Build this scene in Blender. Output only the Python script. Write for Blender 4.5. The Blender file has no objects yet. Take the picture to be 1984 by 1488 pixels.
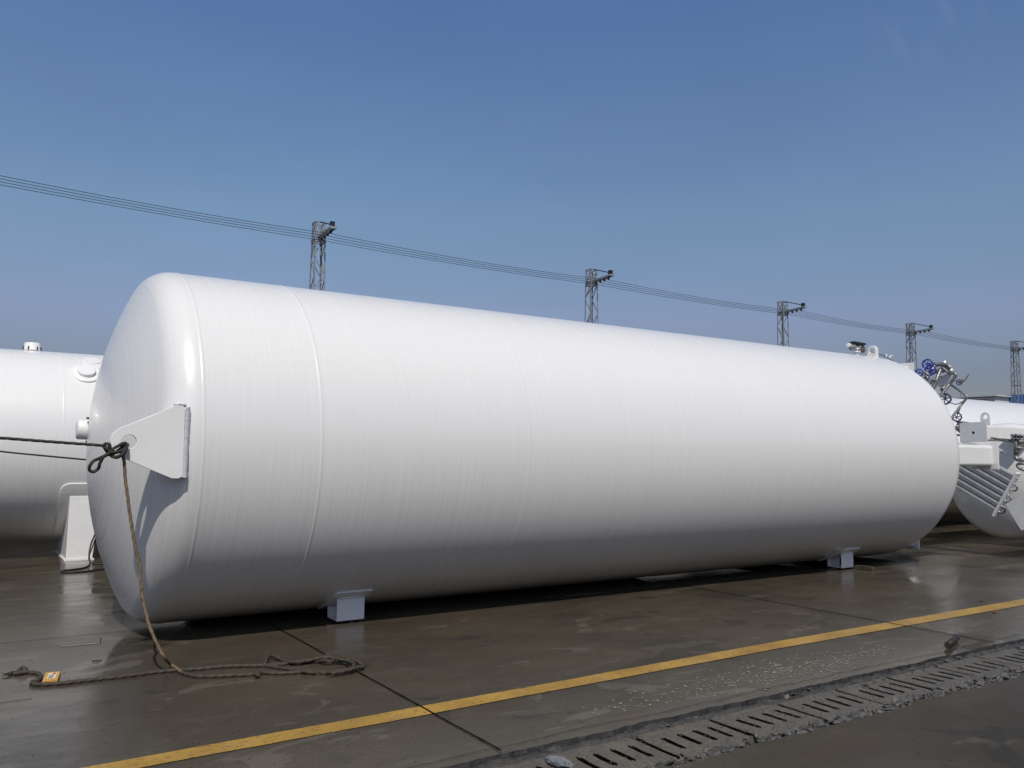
import bpy, bmesh, math, random
from mathutils import Vector, Matrix, noise
random.seed(7)
PI = math.pi
S = bpy.context.scene
COL = S.collection

# ------------------------------------------------------------------ camera
CAM = Vector((-1.5978, -8.3442, 1.5779))
RT = Vector((0.83469509, -0.5506408, 0.00887769))
UP = Vector((-0.05439648, -0.06639456, 0.99630958))
FW = Vector((0.54801928, 0.83209763, 0.08537213))
FPX = 1631.16
cd = bpy.data.cameras.new('camera')
cam = bpy.data.objects.new('camera', cd); COL.objects.link(cam)
cd.sensor_width = 36; cd.sensor_fit = 'HORIZONTAL'; cd.lens = FPX / 1984 * 36
cd.clip_start = .05; cd.clip_end = 3000
M = Matrix.Identity(4)
for i in range(3):
    M[i][0] = RT[i]; M[i][1] = UP[i]; M[i][2] = -FW[i]; M[i][3] = CAM[i]
cam.matrix_world = M
S.camera = cam

# ------------------------------------------------------------------ light
SUN_EL, SUN_AZ = math.radians(51), math.radians(-156)      # azimuth from +Y towards +X
sdir = Vector((math.sin(SUN_AZ) * math.cos(SUN_EL), math.cos(SUN_AZ) * math.cos(SUN_EL), math.sin(SUN_EL)))
SKYR = [(0, (.40,.34,.37)), (.09, (.50,.425,.45)), (.155, (.73,.60,.62)), (.27, (.82,.80,.745)), (.50, (.79,.85,.97)), (.62, (.86,.80,.72)), (1, (.90,.80,.66))]
W = bpy.data.worlds.new('World'); S.world = W; W.use_nodes = True
nt = W.node_tree; nt.nodes.clear()
wo = nt.nodes.new('ShaderNodeOutputWorld'); bg = nt.nodes.new('ShaderNodeBackground')
sky = nt.nodes.new('ShaderNodeTexSky'); sky.sky_type = 'NISHITA'; sky.sun_disc = False
sky.sun_elevation = SUN_EL; sky.sun_rotation = SUN_AZ
sky.air_density = 1.0; sky.dust_density = 1.0; sky.ozone_density = 4.0; sky.altitude = 0
hs = nt.nodes.new('ShaderNodeHueSaturation'); hs.inputs['Saturation'].default_value = 1.0
# humid industrial haze: takes brightness and green out of the sky near the horizon, by elevation
tcw = nt.nodes.new('ShaderNodeTexCoord'); sx = nt.nodes.new('ShaderNodeSeparateXYZ'); rp = nt.nodes.new('ShaderNodeValToRGB'); mx = nt.nodes.new('ShaderNodeMix')
mx.data_type = 'RGBA'; mx.blend_type = 'MULTIPLY'; mx.inputs[0].default_value = 1
nt.links.new(tcw.outputs['Generated'], sx.inputs[0]); nt.links.new(sx.outputs['Z'], rp.inputs[0])
el = rp.color_ramp.elements
while len(el) < 7: el.new(.5)
for e_, (p_, c_) in zip(el, SKYR): e_.position = p_; e_.color = (*c_, 1)
nt.links.new(sky.outputs[0], mx.inputs[6]); nt.links.new(rp.outputs[0], mx.inputs[7])
nz_ = nt.nodes.new('ShaderNodeTexNoise'); nz_.inputs['Scale'].default_value = 2.2; nz_.inputs['Detail'].default_value = 5; nz_.inputs['Roughness'].default_value = .55
mp_ = nt.nodes.new('ShaderNodeMapping'); mp_.inputs['Scale'].default_value = (1, 1, 3.0); nt.links.new(tcw.outputs['Generated'], mp_.inputs[0]); nt.links.new(mp_.outputs[0], nz_.inputs['Vector'])
mr_ = nt.nodes.new('ShaderNodeMapRange'); mr_.inputs[1].default_value = .3; mr_.inputs[2].default_value = .75; mr_.inputs[3].default_value = .96; mr_.inputs[4].default_value = 1.06
nt.links.new(nz_.outputs[0], mr_.inputs[0]); nt.links.new(mr_.outputs[0], hs.inputs['Value'])
# one thin wisp of cirrus high on the right
wd = nt.nodes.new('ShaderNodeVectorMath'); wd.operation = 'DOT_PRODUCT'; nt.links.new(tcw.outputs['Generated'], wd.inputs[0])
w_ = (FW + RT*((1795-992)/1631.16) - UP*((55-744)/1631.16)).normalized(); wd.inputs[1].default_value = tuple(w_)
wm = nt.nodes.new('ShaderNodeMapRange'); wm.inputs[1].default_value = .9975; wm.inputs[2].default_value = 1.0; nt.links.new(wd.outputs['Value'], wm.inputs[0])
wn = nt.nodes.new('ShaderNodeTexNoise'); wn.inputs['Scale'].default_value = 16; wn.inputs['Detail'].default_value = 6
wq = nt.nodes.new('ShaderNodeMapping'); wq.inputs['Rotation'].default_value = (.5, .3, .6); wq.inputs['Scale'].default_value = (1, 3.2, 1); nt.links.new(tcw.outputs['Generated'], wq.inputs[0]); nt.links.new(wq.outputs[0], wn.inputs['Vector'])
wr = nt.nodes.new('ShaderNodeMapRange'); wr.inputs[1].default_value = .5; wr.inputs[2].default_value = .75; wr.inputs[4].default_value = .07; nt.links.new(wn.outputs[0], wr.inputs[0])
wf = nt.nodes.new('ShaderNodeMath'); wf.operation = 'MULTIPLY'; nt.links.new(wm.outputs[0], wf.inputs[0]); nt.links.new(wr.outputs[0], wf.inputs[1])
wx = nt.nodes.new('ShaderNodeMix'); wx.data_type = 'RGBA'; nt.links.new(wf.outputs[0], wx.inputs[0]); nt.links.new(mx.outputs[2], wx.inputs[6]); wx.inputs[7].default_value = (3.4, 3.7, 4.3, 1)
nt.links.new(wx.outputs[2], hs.inputs['Color'])
nt.links.new(hs.outputs[0], bg.inputs['Color'])
bg.inputs['Strength'].default_value = 0.125
nt.links.new(bg.outputs[0], wo.inputs[0])
sl = bpy.data.lights.new('sun', 'SUN'); sl.energy = 3.0; sl.angle = math.radians(.55); sl.color = (1, .955, .885)
so = bpy.data.objects.new('sun', sl); COL.objects.link(so)
so.rotation_euler = sdir.to_track_quat('Z', 'Y').to_euler(); so.location = sdir * 40
S.view_settings.view_transform = 'Standard'; S.view_settings.look = 'None'
S.view_settings.exposure = 0.0; S.view_settings.gamma = 1
S.cycles.max_bounces = 8; S.cycles.caustics_reflective = False; S.cycles.caustics_refractive = False

# ------------------------------------------------------------------ helpers: a sight line met with a real plane
def ray(px, py): return FW + RT * ((px - 992) / FPX) - UP * ((py - 744) / FPX)
def atz(px, py, z=0.0): d = ray(px, py); return CAM + d * ((z - CAM.z) / d.z)
def aty(px, py, y): d = ray(px, py); return CAM + d * ((y - CAM.y) / d.y)
def atx(px, py, x): d = ray(px, py); return CAM + d * ((x - CAM.x) / d.x)

class MB:
    def __init__(s): s.v = []; s.f = []; s.sm = []
    def add(s, vs, fs, smooth=False):
        n = len(s.v); s.v += [Vector(p) for p in vs]
        for f in fs: s.f.append([i + n for i in f]); s.sm.append(smooth)
        return s
    def box(s, a, b, rot=None, c=None):
        x0, y0, z0 = a; x1, y1, z1 = b
        vs = [Vector(p) for p in [(x0,y0,z0),(x1,y0,z0),(x1,y1,z0),(x0,y1,z0),(x0,y0,z1),(x1,y0,z1),(x1,y1,z1),(x0,y1,z1)]]
        if rot is not None: vs = [rot @ (p - Vector(c)) + Vector(c) for p in vs]
        return s.add(vs, [(0,3,2,1),(4,5,6,7),(0,1,5,4),(1,2,6,5),(2,3,7,6),(3,0,4,7)])
    def beam(s, a, b, w, h, up=(0,0,1)):
        a = Vector(a); b = Vector(b); d = (b - a).normalized(); u = Vector(up)
        r = d.cross(u)
        if r.length < 1e-4: r = d.cross(Vector((1,0,0)))
        r.normalize(); u = r.cross(d)
        r = r * (w / 2); u = u * (h / 2)
        return s.add([a-r-u, a+r-u, a+r+u, a-r+u, b-r-u, b+r-u, b+r+u, b-r+u], [(0,1,2,3),(7,6,5,4),(0,4,5,1),(1,5,6,2),(2,6,7,3),(3,7,4,0)])
    def angle(s, a, b, w, t, out):                      # L-shaped steel angle, out = the two flange directions
        a = Vector(a); b = Vector(b)
        for o in out:
            o = Vector(o).normalized() * (w / 2); s.beam(a + o, b + o, t, w, up=o)
        return s
    def prism(s, pts, dirv):
        n = len(pts); dirv = Vector(dirv); vs = [Vector(p) for p in pts]; vs += [p + dirv for p in vs]
        fs = [tuple(range(n))[::-1], tuple(range(n, 2*n))] + [(i, (i+1) % n, n + (i+1) % n, n + i) for i in range(n)]
        return s.add(vs, fs)
    def ringplate(s, outer, inner, dirv):               # plate with a hole; both loops the same length
        n = len(outer); d = Vector(dirv)
        o = [Vector(p) for p in outer]; i_ = [Vector(p) for p in inner]
        vs = o + i_ + [p + d for p in o] + [p + d for p in i_]
        fs = []
        for k in range(n):
            m = (k + 1) % n
            fs += [(k, m, n+m, n+k), (2*n+m, 2*n+k, 3*n+k, 3*n+m), (m, k, 2*n+k, 2*n+m), (n+k, n+m, 3*n+m, 3*n+k)]
        return s.add(vs, fs)
    def tube(s, pts, r, seg=10, cap=True, lobes=0, twist=0, depth=.18, closed=False):
        P = [Vector(p) for p in pts]; n = len(P); vs = []; fs = []; rr = r if hasattr(r, '__len__') else [r]*n
        t0 = (P[1]-P[0]).normalized(); nn = t0.orthogonal().normalized(); L = 0; pt = t0
        for i, p in enumerate(P):
            if closed: t = (P[(i+1) % n]-P[i-1]).normalized()
            else: t = (P[min(i+1, n-1)]-P[max(i-1, 0)]).normalized()
            q = pt.rotation_difference(t); nn = (q @ nn); nn = (nn - t*nn.dot(t)).normalized(); pt = t
            bb = t.cross(nn)
            if i: L += (P[i]-P[i-1]).length
            for k in range(seg):
                a = 2*PI*k/seg; R = rr[i]
                if lobes: R *= 1 - depth + depth*2*abs(math.cos((a*lobes + twist*L)/2))
                vs.append(p + (nn*math.cos(a) + bb*math.sin(a))*R)
        m = n if closed else n-1
        for i in range(m):
            for k in range(seg):
                a, b = i*seg+k, i*seg+(k+1) % seg; c, d = ((i+1) % n)*seg+(k+1) % seg, ((i+1) % n)*seg+k
                fs.append((a, b, c, d))
        s.add(vs, fs, True)
        if cap and not closed:
            o = len(s.v)-len(vs)
            s.f.append([o+k for k in range(seg)][::-1]); s.sm.append(False)
            s.f.append([o+(n-1)*seg+k for k in range(seg)]); s.sm.append(False)
        return s
    def cyl(s, a, b, r, seg=20, r2=None): return s.tube([a, b], [r, r2 if r2 else r], seg)
    def rev(s, c, ax, prof, seg=32, smooth=True):       # prof: (along axis, radius)
        c = Vector(c); ax = Vector(ax).normalized(); n = ax.orthogonal().normalized(); b = ax.cross(n); vs = []; fs = []
        for t, r in prof:
            for k in range(seg):
                a = 2*PI*k/seg; vs.append(c + ax*t + (n*math.cos(a)+b*math.sin(a))*r)
        for i in range(len(prof)-1):
            for k in range(seg): fs.append((i*seg+k, i*seg+(k+1) % seg, (i+1)*seg+(k+1) % seg, (i+1)*seg+k))
        s.add(vs, fs, smooth)
        o = len(s.v)-len(vs)
        s.f.append([o+k for k in range(seg)][::-1]); s.sm.append(False)
        s.f.append([o+(len(prof)-1)*seg+k for k in range(seg)]); s.sm.append(False)
        return s
    def build(s, name, mat, parent=None, bevel=0, seg=2, fix=True):
        me = bpy.data.meshes.new(name)
        base = Vector((0,0,0)); p = parent
        while p is not None: base += p.location; p = p.parent
        me.from_pydata([tuple(v - base) for v in s.v], [], s.f)
        me.polygons.foreach_set('use_smooth', s.sm)
        if fix:
            bm = bmesh.new(); bm.from_mesh(me); bmesh.ops.recalc_face_normals(bm, faces=bm.faces); bm.to_mesh(me); bm.free()
        me.materials.append(mat); me.update()
        o = bpy.data.objects.new(name, me); COL.objects.link(o)
        if parent is not None: o.parent = parent
        if bevel:
            m = o.modifiers.new('bevel', 'BEVEL'); m.width = bevel; m.segments = seg; m.limit_method = 'ANGLE'; m.angle_limit = .6
        return o

def tag(o, label=None, cat=None, group=None, kind=None):
    if label: o['label'] = label
    if cat: o['category'] = cat
    if group: o['group'] = group
    if kind: o['kind'] = kind
    return o
def empty(name, loc, label, cat, group=None):
    o = bpy.data.objects.new(name, None); COL.objects.link(o); o.location = loc; o.empty_display_size = .2
    return tag(o, label, cat, group)
def smooth_path(pts, n=6):
    P = [Vector(p) for p in pts]; out = []
    for i in range(len(P)-1):
        a, b, c, d = P[max(i-1,0)], P[i], P[i+1], P[min(i+2, len(P)-1)]
        for k in range(n):
            t = k/n
            out.append(.5*((2*b)+(c-a)*t+(2*a-5*b+4*c-d)*t*t+(3*b-a-3*c+d)*t**3))
    out.append(P[-1]); return out
def fillet(pts, r, n=5):
    P = [Vector(p) for p in pts]; out = [P[0]]
    for i in range(1, len(P)-1):
        a = (P[i-1]-P[i]); b = (P[i+1]-P[i]); k = min(r, a.length*.45, b.length*.45)
        a = P[i]+a.normalized()*k; b = P[i]+b.normalized()*k
        for j in range(n+1):
            t = j/n; out.append(a*(1-t)**2+P[i]*2*t*(1-t)+b*t*t)
    out.append(P[-1]); return out

# ------------------------------------------------------------------ materials
class NT:
    def __init__(s, name):
        s.m = bpy.data.materials.new(name); s.m.use_nodes = True; s.t = s.m.node_tree
        s.b = s.t.nodes['Principled BSDF']; s.tc = s.t.nodes.new('ShaderNodeTexCoord')
    def n(s, ty, **k):
        o = s.t.nodes.new(ty)
        for a, b in k.items():
            if a in o.inputs.keys(): s.set(o, a, b)
            else: setattr(o, a, b)
        return o
    def set(s, o, a, b):
        if hasattr(b, 'is_linked') or hasattr(b, 'links'): s.t.links.new(b, o.inputs[a])
        else: o.inputs[a].default_value = b
    def noise(s, scale, detail=4, rough=.55, vec=None, dist=0):
        o = s.n('ShaderNodeTexNoise'); o.inputs['Scale'].default_value = scale; o.inputs['Detail'].default_value = detail
        o.inputs['Roughness'].default_value = rough; o.inputs['Distortion'].default_value = dist
        s.t.links.new(vec if vec is not None else s.tc.outputs['Object'], o.inputs['Vector']); return o.outputs[0]
    def vmap(s, scale, loc=(0,0,0), src='Object'):
        o = s.n('ShaderNodeMapping'); o.inputs['Scale'].default_value = scale; o.inputs['Location'].default_value = loc
        s.t.links.new(s.tc.outputs[src], o.inputs['Vector']); return o.outputs[0]
    def ramp(s, x, stops):
        o = s.n('ShaderNodeValToRGB'); s.t.links.new(x, o.inputs[0]); e = o.color_ramp.elements
        while len(e) < len(stops): e.new(.5)
        for el, (p, c) in zip(e, stops):
            el.position = p; el.color = (c, c, c, 1) if not hasattr(c, '__len__') else (*c, 1)
        return o.outputs[0]
    def mix(s, f, a, b, ty='MIX'):
        o = s.n('ShaderNodeMix'); o.data_type = 'RGBA'; o.blend_type = ty; o.clamp_factor = True
        for i, x in ((0, f), (6, a), (7, b)):
            if hasattr(x, 'is_linked'): s.t.links.new(x, o.inputs[i])
            elif hasattr(x, '__len__'): o.inputs[i].default_value = (*x, 1)
            else: o.inputs[i].default_value = x
        return o.outputs[2]
    def math(s, op, a, b=0.0, c=None):
        o = s.n('ShaderNodeMath'); o.operation = op
        for i, x in ((0, a), (1, b), (2, c)):
            if x is None: continue
            if hasattr(x, 'is_linked'): s.t.links.new(x, o.inputs[i])
            else: o.inputs[i].default_value = x
        return o.outputs[0]
    def bump(s, h, strength=.3, dist=.01):
        o = s.n('ShaderNodeBump'); o.inputs['Strength'].default_value = strength; o.inputs['Distance'].default_value = dist
        s.t.links.new(h, o.inputs['Height']); s.t.links.new(o.outputs[0], s.b.inputs['Normal']); return o
    def fin(s, color=None, rough=None, **k):
        for nm, x in (('Base Color', color), ('Roughness', rough)):
            if x is None: continue
            if hasattr(x, 'is_linked'): s.t.links.new(x, s.b.inputs[nm])
            elif hasattr(x, '__len__'): s.b.inputs[nm].default_value = (*x, 1)
            else: s.b.inputs[nm].default_value = x
        for a, b in k.items(): s.b.inputs[a].default_value = b
        return s.m

def white_paint(name, streak=.15, base=(.815,.80,.775)):
    t = NT(name)
    fine = t.noise(1, 3, .6, t.vmap((105, .55, .55)))
    mid = t.noise(1, 2, .5, t.vmap((34, .7, .7), (3, 5, 1)))
    big = t.noise(.55, 3, .5)
    k = t.math('ADD', t.math('MULTIPLY', t.ramp(fine, [(.32, 0), (.72, 1)]), .75), t.math('MULTIPLY', t.ramp(mid, [(.3, 0), (.7, 1)]), .25))
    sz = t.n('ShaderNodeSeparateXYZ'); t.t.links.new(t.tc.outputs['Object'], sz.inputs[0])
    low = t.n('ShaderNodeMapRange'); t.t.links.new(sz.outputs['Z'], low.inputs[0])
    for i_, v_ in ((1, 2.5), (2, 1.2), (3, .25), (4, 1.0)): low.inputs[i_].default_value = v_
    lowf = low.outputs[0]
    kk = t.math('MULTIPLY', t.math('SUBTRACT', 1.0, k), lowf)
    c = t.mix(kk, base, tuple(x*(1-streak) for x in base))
    c = t.mix(t.ramp(big, [(.35, 0), (.75, .5)]), c, tuple(x*.955 for x in base))
    sp = t.noise(46, 2, .5); c = t.mix(t.ramp(sp, [(.77, 0), (.80, .35)]), c, (.42,.40,.38))
    t.bump(t.math('ADD', t.math('MULTIPLY', fine, .7), t.math('MULTIPLY', t.noise(1.6, 2), 1.2)), .2, .0010)
    return t.fin(c, t.ramp(fine, [(.3, .25), (.8, .37)]), **{'Coat Weight': .25, 'Coat Roughness': .06, 'Specular IOR Level': .5})
def simple(name, col, rough=.5, metal=0, nz=0, ns=20, bump=0, var=None):
    t = NT(name); c = col
    if nz: c = t.mix(t.ramp(t.noise(ns, 5), [(.3, 0), (.7, 1)]), tuple(x*(1-nz) for x in col), var or tuple(min(1, x*(1+nz)) for x in col))
    if bump: t.bump(t.noise(ns*3, 5), .5, bump)
    return t.fin(c, rough, Metallic=metal)

WHITE = white_paint('white tank paint')
WHITE2 = simple('white steel paint', (.815,.80,.775), .32, nz=.03, ns=6)
WELD = simple('painted weld', (.78,.78,.79), .38, nz=.05, ns=60, bump=.006)
GREYP = simple('grey primer plate', (.74,.75,.75), .5, nz=.05, ns=9)
STEEL = simple('stainless steel', (.30,.30,.285), .5, .8, nz=.25, ns=25)
BRIGHT = simple('bright aluminium', (.72,.73,.73), .38, .35, nz=.10, ns=14)
GALV = simple('galvanised steel', (.30,.31,.33), .55, .35, nz=.18, ns=5)
DARKST = simple('dark iron', (.035,.036,.04), .5, .5, nz=.3, ns=30)
BLUE = simple('blue enamel', (.022,.035,.30), .38, nz=.15, ns=30)
NAVY = simple('dark navy enamel', (.018,.022,.075), .42, nz=.2, ns=30)
BLACK = simple('black rubber', (.015,.015,.016), .45)
WIRE = simple('wire', (.03,.032,.04), .5, .4)
CERAM = simple('brown ceramic', (.06,.045,.04), .3)

def wet_ground():
    t = NT('wet concrete')
    obj = t.tc.outputs['Object']
    big = t.noise(.55, 5, .6, t.vmap((1, 1.5, 1)), .4)
    med = t.noise(2.6, 6, .62, t.vmap((1, 1.8, 1), (7, 3, 0)), .5)
    fine = t.noise(38, 6, .7)
    c = t.mix(t.ramp(big, [(.32, 0), (.68, 1)]), (.056,.046,.033), (.096,.078,.052))
    c = t.mix(t.ramp(med, [(.55, 0), (.82, .75)]), c, (.13,.112,.09))
    c = t.mix(t.ramp(med, [(.18, .75), (.42, 0)]), c, (.022,.021,.020))
    c = t.mix(t.ramp(t.noise(.9, 4, .6, t.vmap((1, 1.3, 1), (31, 11, 0))), [(.56, 0), (.75, .45)]), c, (.095,.062,.042))
    c = t.mix(t.ramp(fine, [(.35, .4), (.65, 0)]), c, (.028,.026,.024))
    spk = t.noise(120, 2, .5); c = t.mix(t.ramp(spk, [(.72, 0), (.76, .6)]), c, (.012,.012,.012))
    stn = t.noise(.85, 6, .62, t.vmap((1, 1.9, 1), (41, 17, 0)), .9)
    c = t.mix(t.ramp(stn, [(.60, 0), (.625, .55)]), c, (.135,.118,.095))
    stn2 = t.noise(1.1, 6, .62, t.vmap((1, 1.6, 1), (71, 7, 0)), .6)
    c = t.mix(t.ramp(stn2, [(.61, 0), (.64, .6)]), c, (.026,.024,.021))
    # wetness: pools lie level and mirror, the film between them is rougher
    wet = t.noise(.42, 5, .6, t.vmap((1, 1.25, 1), (12.3, 4.1, 0)), .6)
    pool = t.ramp(wet, [(.425, 1), (.455, 0)])
    mid = t.ramp(t.noise(1.7, 5, .6, t.vmap((1, 2.2, 1), (2, 9, 0))), [(.3, .11), (.7, .30)])
    r = t.mix(pool, mid, (.055,.055,.055))
    sy_ = t.n('ShaderNodeSeparateXYZ'); t.t.links.new(obj, sy_.inputs[0])
    pool = t.math('MULTIPLY', pool, t.math('GREATER_THAN', sy_.outputs['Y'], -4.9))
    c = t.mix(t.math('MULTIPLY', pool, .25), c, (.030,.028,.026))
    # dry strip sheltered by the main tank, with two wet tongues running in under it
    sp_ = t.n('ShaderNodeSeparateXYZ'); t.t.links.new(obj, sp_.inputs[0]); wob = t.math('MULTIPLY', t.math('SUBTRACT', t.noise(3.5, 4), .5), .35)
    def band(x, a, b, w):
        x = t.math('ADD', x, wob)
        p = t.n('ShaderNodeMapRange'); t.t.links.new(x, p.inputs[0]); p.inputs[1].default_value = a; p.inputs[2].default_value = a+w
        q = t.n('ShaderNodeMapRange'); t.t.links.new(x, q.inputs[0]); q.inputs[1].default_value = b; q.inputs[2].default_value = b+w; q.inputs[3].default_value = 1; q.inputs[4].default_value = 0
        return t.math('MULTIPLY', p.outputs[0], q.outputs[0])
    dry = t.math('MULTIPLY', band(sp_.outputs['Y'], -.62, 2.2, .12), band(sp_.outputs['X'], .25, 10.7, .1))
    ton = t.math('MULTIPLY', band(sp_.outputs['Y'], -.27, 2.2, .05), t.math('MAXIMUM', band(sp_.outputs['X'], 5.9, 7.8, .04), band(sp_.outputs['X'], 8.72, 9.0, .04)))
    dry = t.math('MULTIPLY', dry, t.math('SUBTRACT', 1.0, ton))
    front = t.math('LESS_THAN', sp_.outputs['Y'], -4.9)
    r = t.mix(t.math('MULTIPLY', front, .55), r, (.75,.75,.75))
    c = t.mix(t.math('MULTIPLY', front, .35), c, (.040,.034,.026))
    r = t.mix(dry, r, (.95,.95,.95)); t.t.links.new(t.math('SUBTRACT', t.math('MULTIPLY_ADD', dry, -.42, .42), t.math('MULTIPLY', front, .24)), t.b.inputs['Specular IOR Level'])
    h = t.math('ADD', t.math('MULTIPLY', fine, .5), t.math('MULTIPLY', t.noise(7, 5, .6), 1.4))
    bp = t.bump(h, .5, .004); 
    st = t.math('MULTIPLY_ADD', t.math('SUBTRACT', 1.0, pool), .30, .035)
    t.t.links.new(st, bp.inputs['Strength'])
    return t.fin(c, r, **{'IOR': 1.33})
GROUND = wet_ground()

def yellow():
    t = NT('worn yellow road paint')
    c = t.mix(t.ramp(t.noise(3, 5), [(.3, 0), (.7, 1)]), (.30,.165,.022), (.46,.275,.045))
    c = t.mix(t.ramp(t.noise(26, 6, .7, t.vmap((1, 1.6, 1))), [(.56, 0), (.62, .9)]), c, (.075,.055,.035))
    c = t.mix(t.ramp(t.noise(4, 5, .6, t.vmap((1, 1, 1), (5, 8, 0))), [(.55, 0), (.8, .5)]), c, (.30,.22,.12))
    t.bump(t.noise(60, 4), .3, .002)
    return t.fin(c, .38)
YEL = yellow()
def rough_conc(name, a, b, sc=9, rg=.6, bump=.02):
    t = NT(name); n1 = t.noise(sc, 7, .65); n2 = t.noise(sc*5, 6, .7)
    c = t.mix(t.ramp(n1, [(.3, 0), (.7, 1)]), a, b); c = t.mix(t.ramp(n2, [(.35, .6), (.6, 0)]), c, tuple(x*.4 for x in a))
    t.bump(t.math('ADD', n1, t.math('MULTIPLY', n2, .6)), .6, bump)
    return t.fin(c, t.ramp(n1, [(.3, rg*.55), (.75, rg)]))
SLAB = rough_conc('damp concrete slab', (.075,.063,.048), (.16,.135,.10), 7, .6, .006)
MORTAR = rough_conc('broken mortar', (.028,.027,.024), (.10,.092,.078), 14, .7, .02)
STONE = rough_conc('rubble', (.05,.047,.042), (.17,.16,.145), 20, .6, .01)
CHAN = rough_conc('channel mud and slot shade', (.003,.003,.0025), (.010,.009,.007), 6, .5, .02)
DIRT = simple('joint dirt', (.006,.0055,.005), .95); DIRT.node_tree.nodes['Principled BSDF'].inputs['Specular IOR Level'].default_value = .05

# ------------------------------------------------------------------ ground, with the drain cut through it
YN, YS = -4.45, -5.075
def nz(x, y=0.0, s=1.0): return noise.noise(Vector((x*s, y*s, 3.7)))
def edgeN(x): return YN + .018*nz(x, 1, 3) + .014*nz(x, 5, 11) + .008*nz(x, 9, 33)
def edgeS(x): return YS + .030*nz(x, 21, 2.2) + .022*nz(x, 25, 9) + .010*nz(x, 29, 30)
xs = [-600, -60, -12] + [-3 + i*.04 for i in range(0, 426)] + [16, 30, 60, 120, 900]
g = MB()
n = len(xs)
vs = []
for x in xs: vs += [(x, 900, 0), (x, -4.30, 0), (x, edgeN(x), -.004), (x, edgeN(x)-.012-.012*abs(nz(x, 3, 17)), -.045)]
fs = []
for i in range(n-1):
    for k in range(3): fs.append((i*4+k, (i+1)*4+k, (i+1)*4+k+1, i*4+k+1))
g.add(vs, fs)
vs = []
for x in xs: vs += [(x, edgeS(x)+.015, -.07), (x, edgeS(x), -.006), (x, -5.3, 0), (x, -900, 0)]
g.add(vs, fs)
go = g.build('ground', GROUND, fix=True); tag(go, kind='structure')
go.data.materials.append(rough_conc('shaded broken edge', (.012,.011,.010), (.045,.04,.034), 14, .7, .02))  # darker mortar on the upright drain lips paints in the crevice shadow
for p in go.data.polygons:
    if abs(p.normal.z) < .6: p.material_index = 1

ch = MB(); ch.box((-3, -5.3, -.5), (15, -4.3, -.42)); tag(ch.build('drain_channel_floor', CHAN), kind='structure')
# mortar beds either side of the covers
def bed(y0, y1, z0, zj, seed, name):
    m = MB(); nx, ny = 900, 7; vs = []; fs = []
    for i in range(nx+1):
        x = -2.5+i*.018
        for j in range(ny+1):
            t = j/ny; y = y0(x)*(1-t)+y1(x)*t
            z = z0 + zj*(nz(x+seed, y*3, 8)+.6*nz(x+seed, y*3, 27)) - (.05 if j in (0, ny) else 0)
            vs.append((x, y, z))
    for i in range(nx):
        for j in range(ny): fs.append((i*(ny+1)+j, (i+1)*(ny+1)+j, (i+1)*(ny+1)+j+1, i*(ny+1)+j+1))
    m.add(vs, fs, True); return tag(m.build(name, MORTAR), kind='structure')
bed(lambda x: edgeN(x)-.019+.008*nz(x, 2, 6), lambda x: -4.54, -.022, .020, 0, 'mortar_bed')
bed(lambda x: -4.935, lambda x: edgeS(x)+.006, -.034, .034, 40, 'mortar_bed')

# expansion joints and cracks: thin dirt-filled lines
def line_strip(p0, p1, w, name='expansion_joint', z=.004, wob=.006, mat=None):
    m = MB(); a = Vector(p0); b = Vector(p1); L = (b-a).length; d = (b-a)/L; s_ = Vector((-d.y, d.x)); k = max(2, int(L/.03)); vs = []; fs = []
    for i in range(k+1):
        c = a + d*(L*i/k); q = i*.03
        o = wob*nz(q, a.x+a.y, 2)+.3*wob*nz(q, a.x, 15); ww = w*(.75+.6*abs(nz(q, a.y+7, 12)))
        l = c + s_*(o+ww/2); r = c + s_*(o-ww/2); vs += [(l.x, l.y, z), (r.x, r.y, z)]
    for i in range(k): fs.append((2*i, 2*i+1, 2*i+3, 2*i+2))
    m.add(vs, fs); return tag(m.build(name, mat or DIRT), kind='structure')
for x, w in ((.935, .015), (6.03, .019), (11.1, .02), (16.2, .012), (-4.2, .012)):
    line_strip((x, 60), (x, -4.42), w, z=.0065)
line_strip((-12, -.10), (40, -.10), .008); line_strip((-12, -2.03), (-1.1, -2.03), .010)
line_strip((-3, -4.36), (7, -4.37), .005, 'ground_crack', wob=.03)
# yellow line
def lerp_tab(x, t):
    if x <= t[0][0]: return t[0][1]
    for (a, u), (b, v) in zip(t, t[1:]):
        if x <= b: return u+(v-u)*(x-a)/(b-a)
    return t[-1][1]
YT = [(-3, -3.545), (-.9, -3.520), (1.67, -3.468), (4.4, -3.405), (8.7, -3.395)]; YB = [(-3, -3.70), (-.4, -3.668), (.8, -3.655), (1.56, -3.632), (4.2, -3.590), (8.3, -3.600)]
def ylw(x, e): return lerp_tab(x, YT if e else YB) + .006*nz(x, 2+e, 2) + .004*nz(x, 7+e, 14)
m = MB(); vs = []; fs = []
X = [-14+i*.03 for i in range(0, 1600)]
for x in X: vs += [(x, ylw(x, 1), .004), (x, ylw(x, 0), .004)]
for i in range(len(X)-1): fs.append((2*i, 2*i+1, 2*i+3, 2*i+2))
m.add(vs, fs); tag(m.build('road_marking', YEL), kind='structure')

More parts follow.
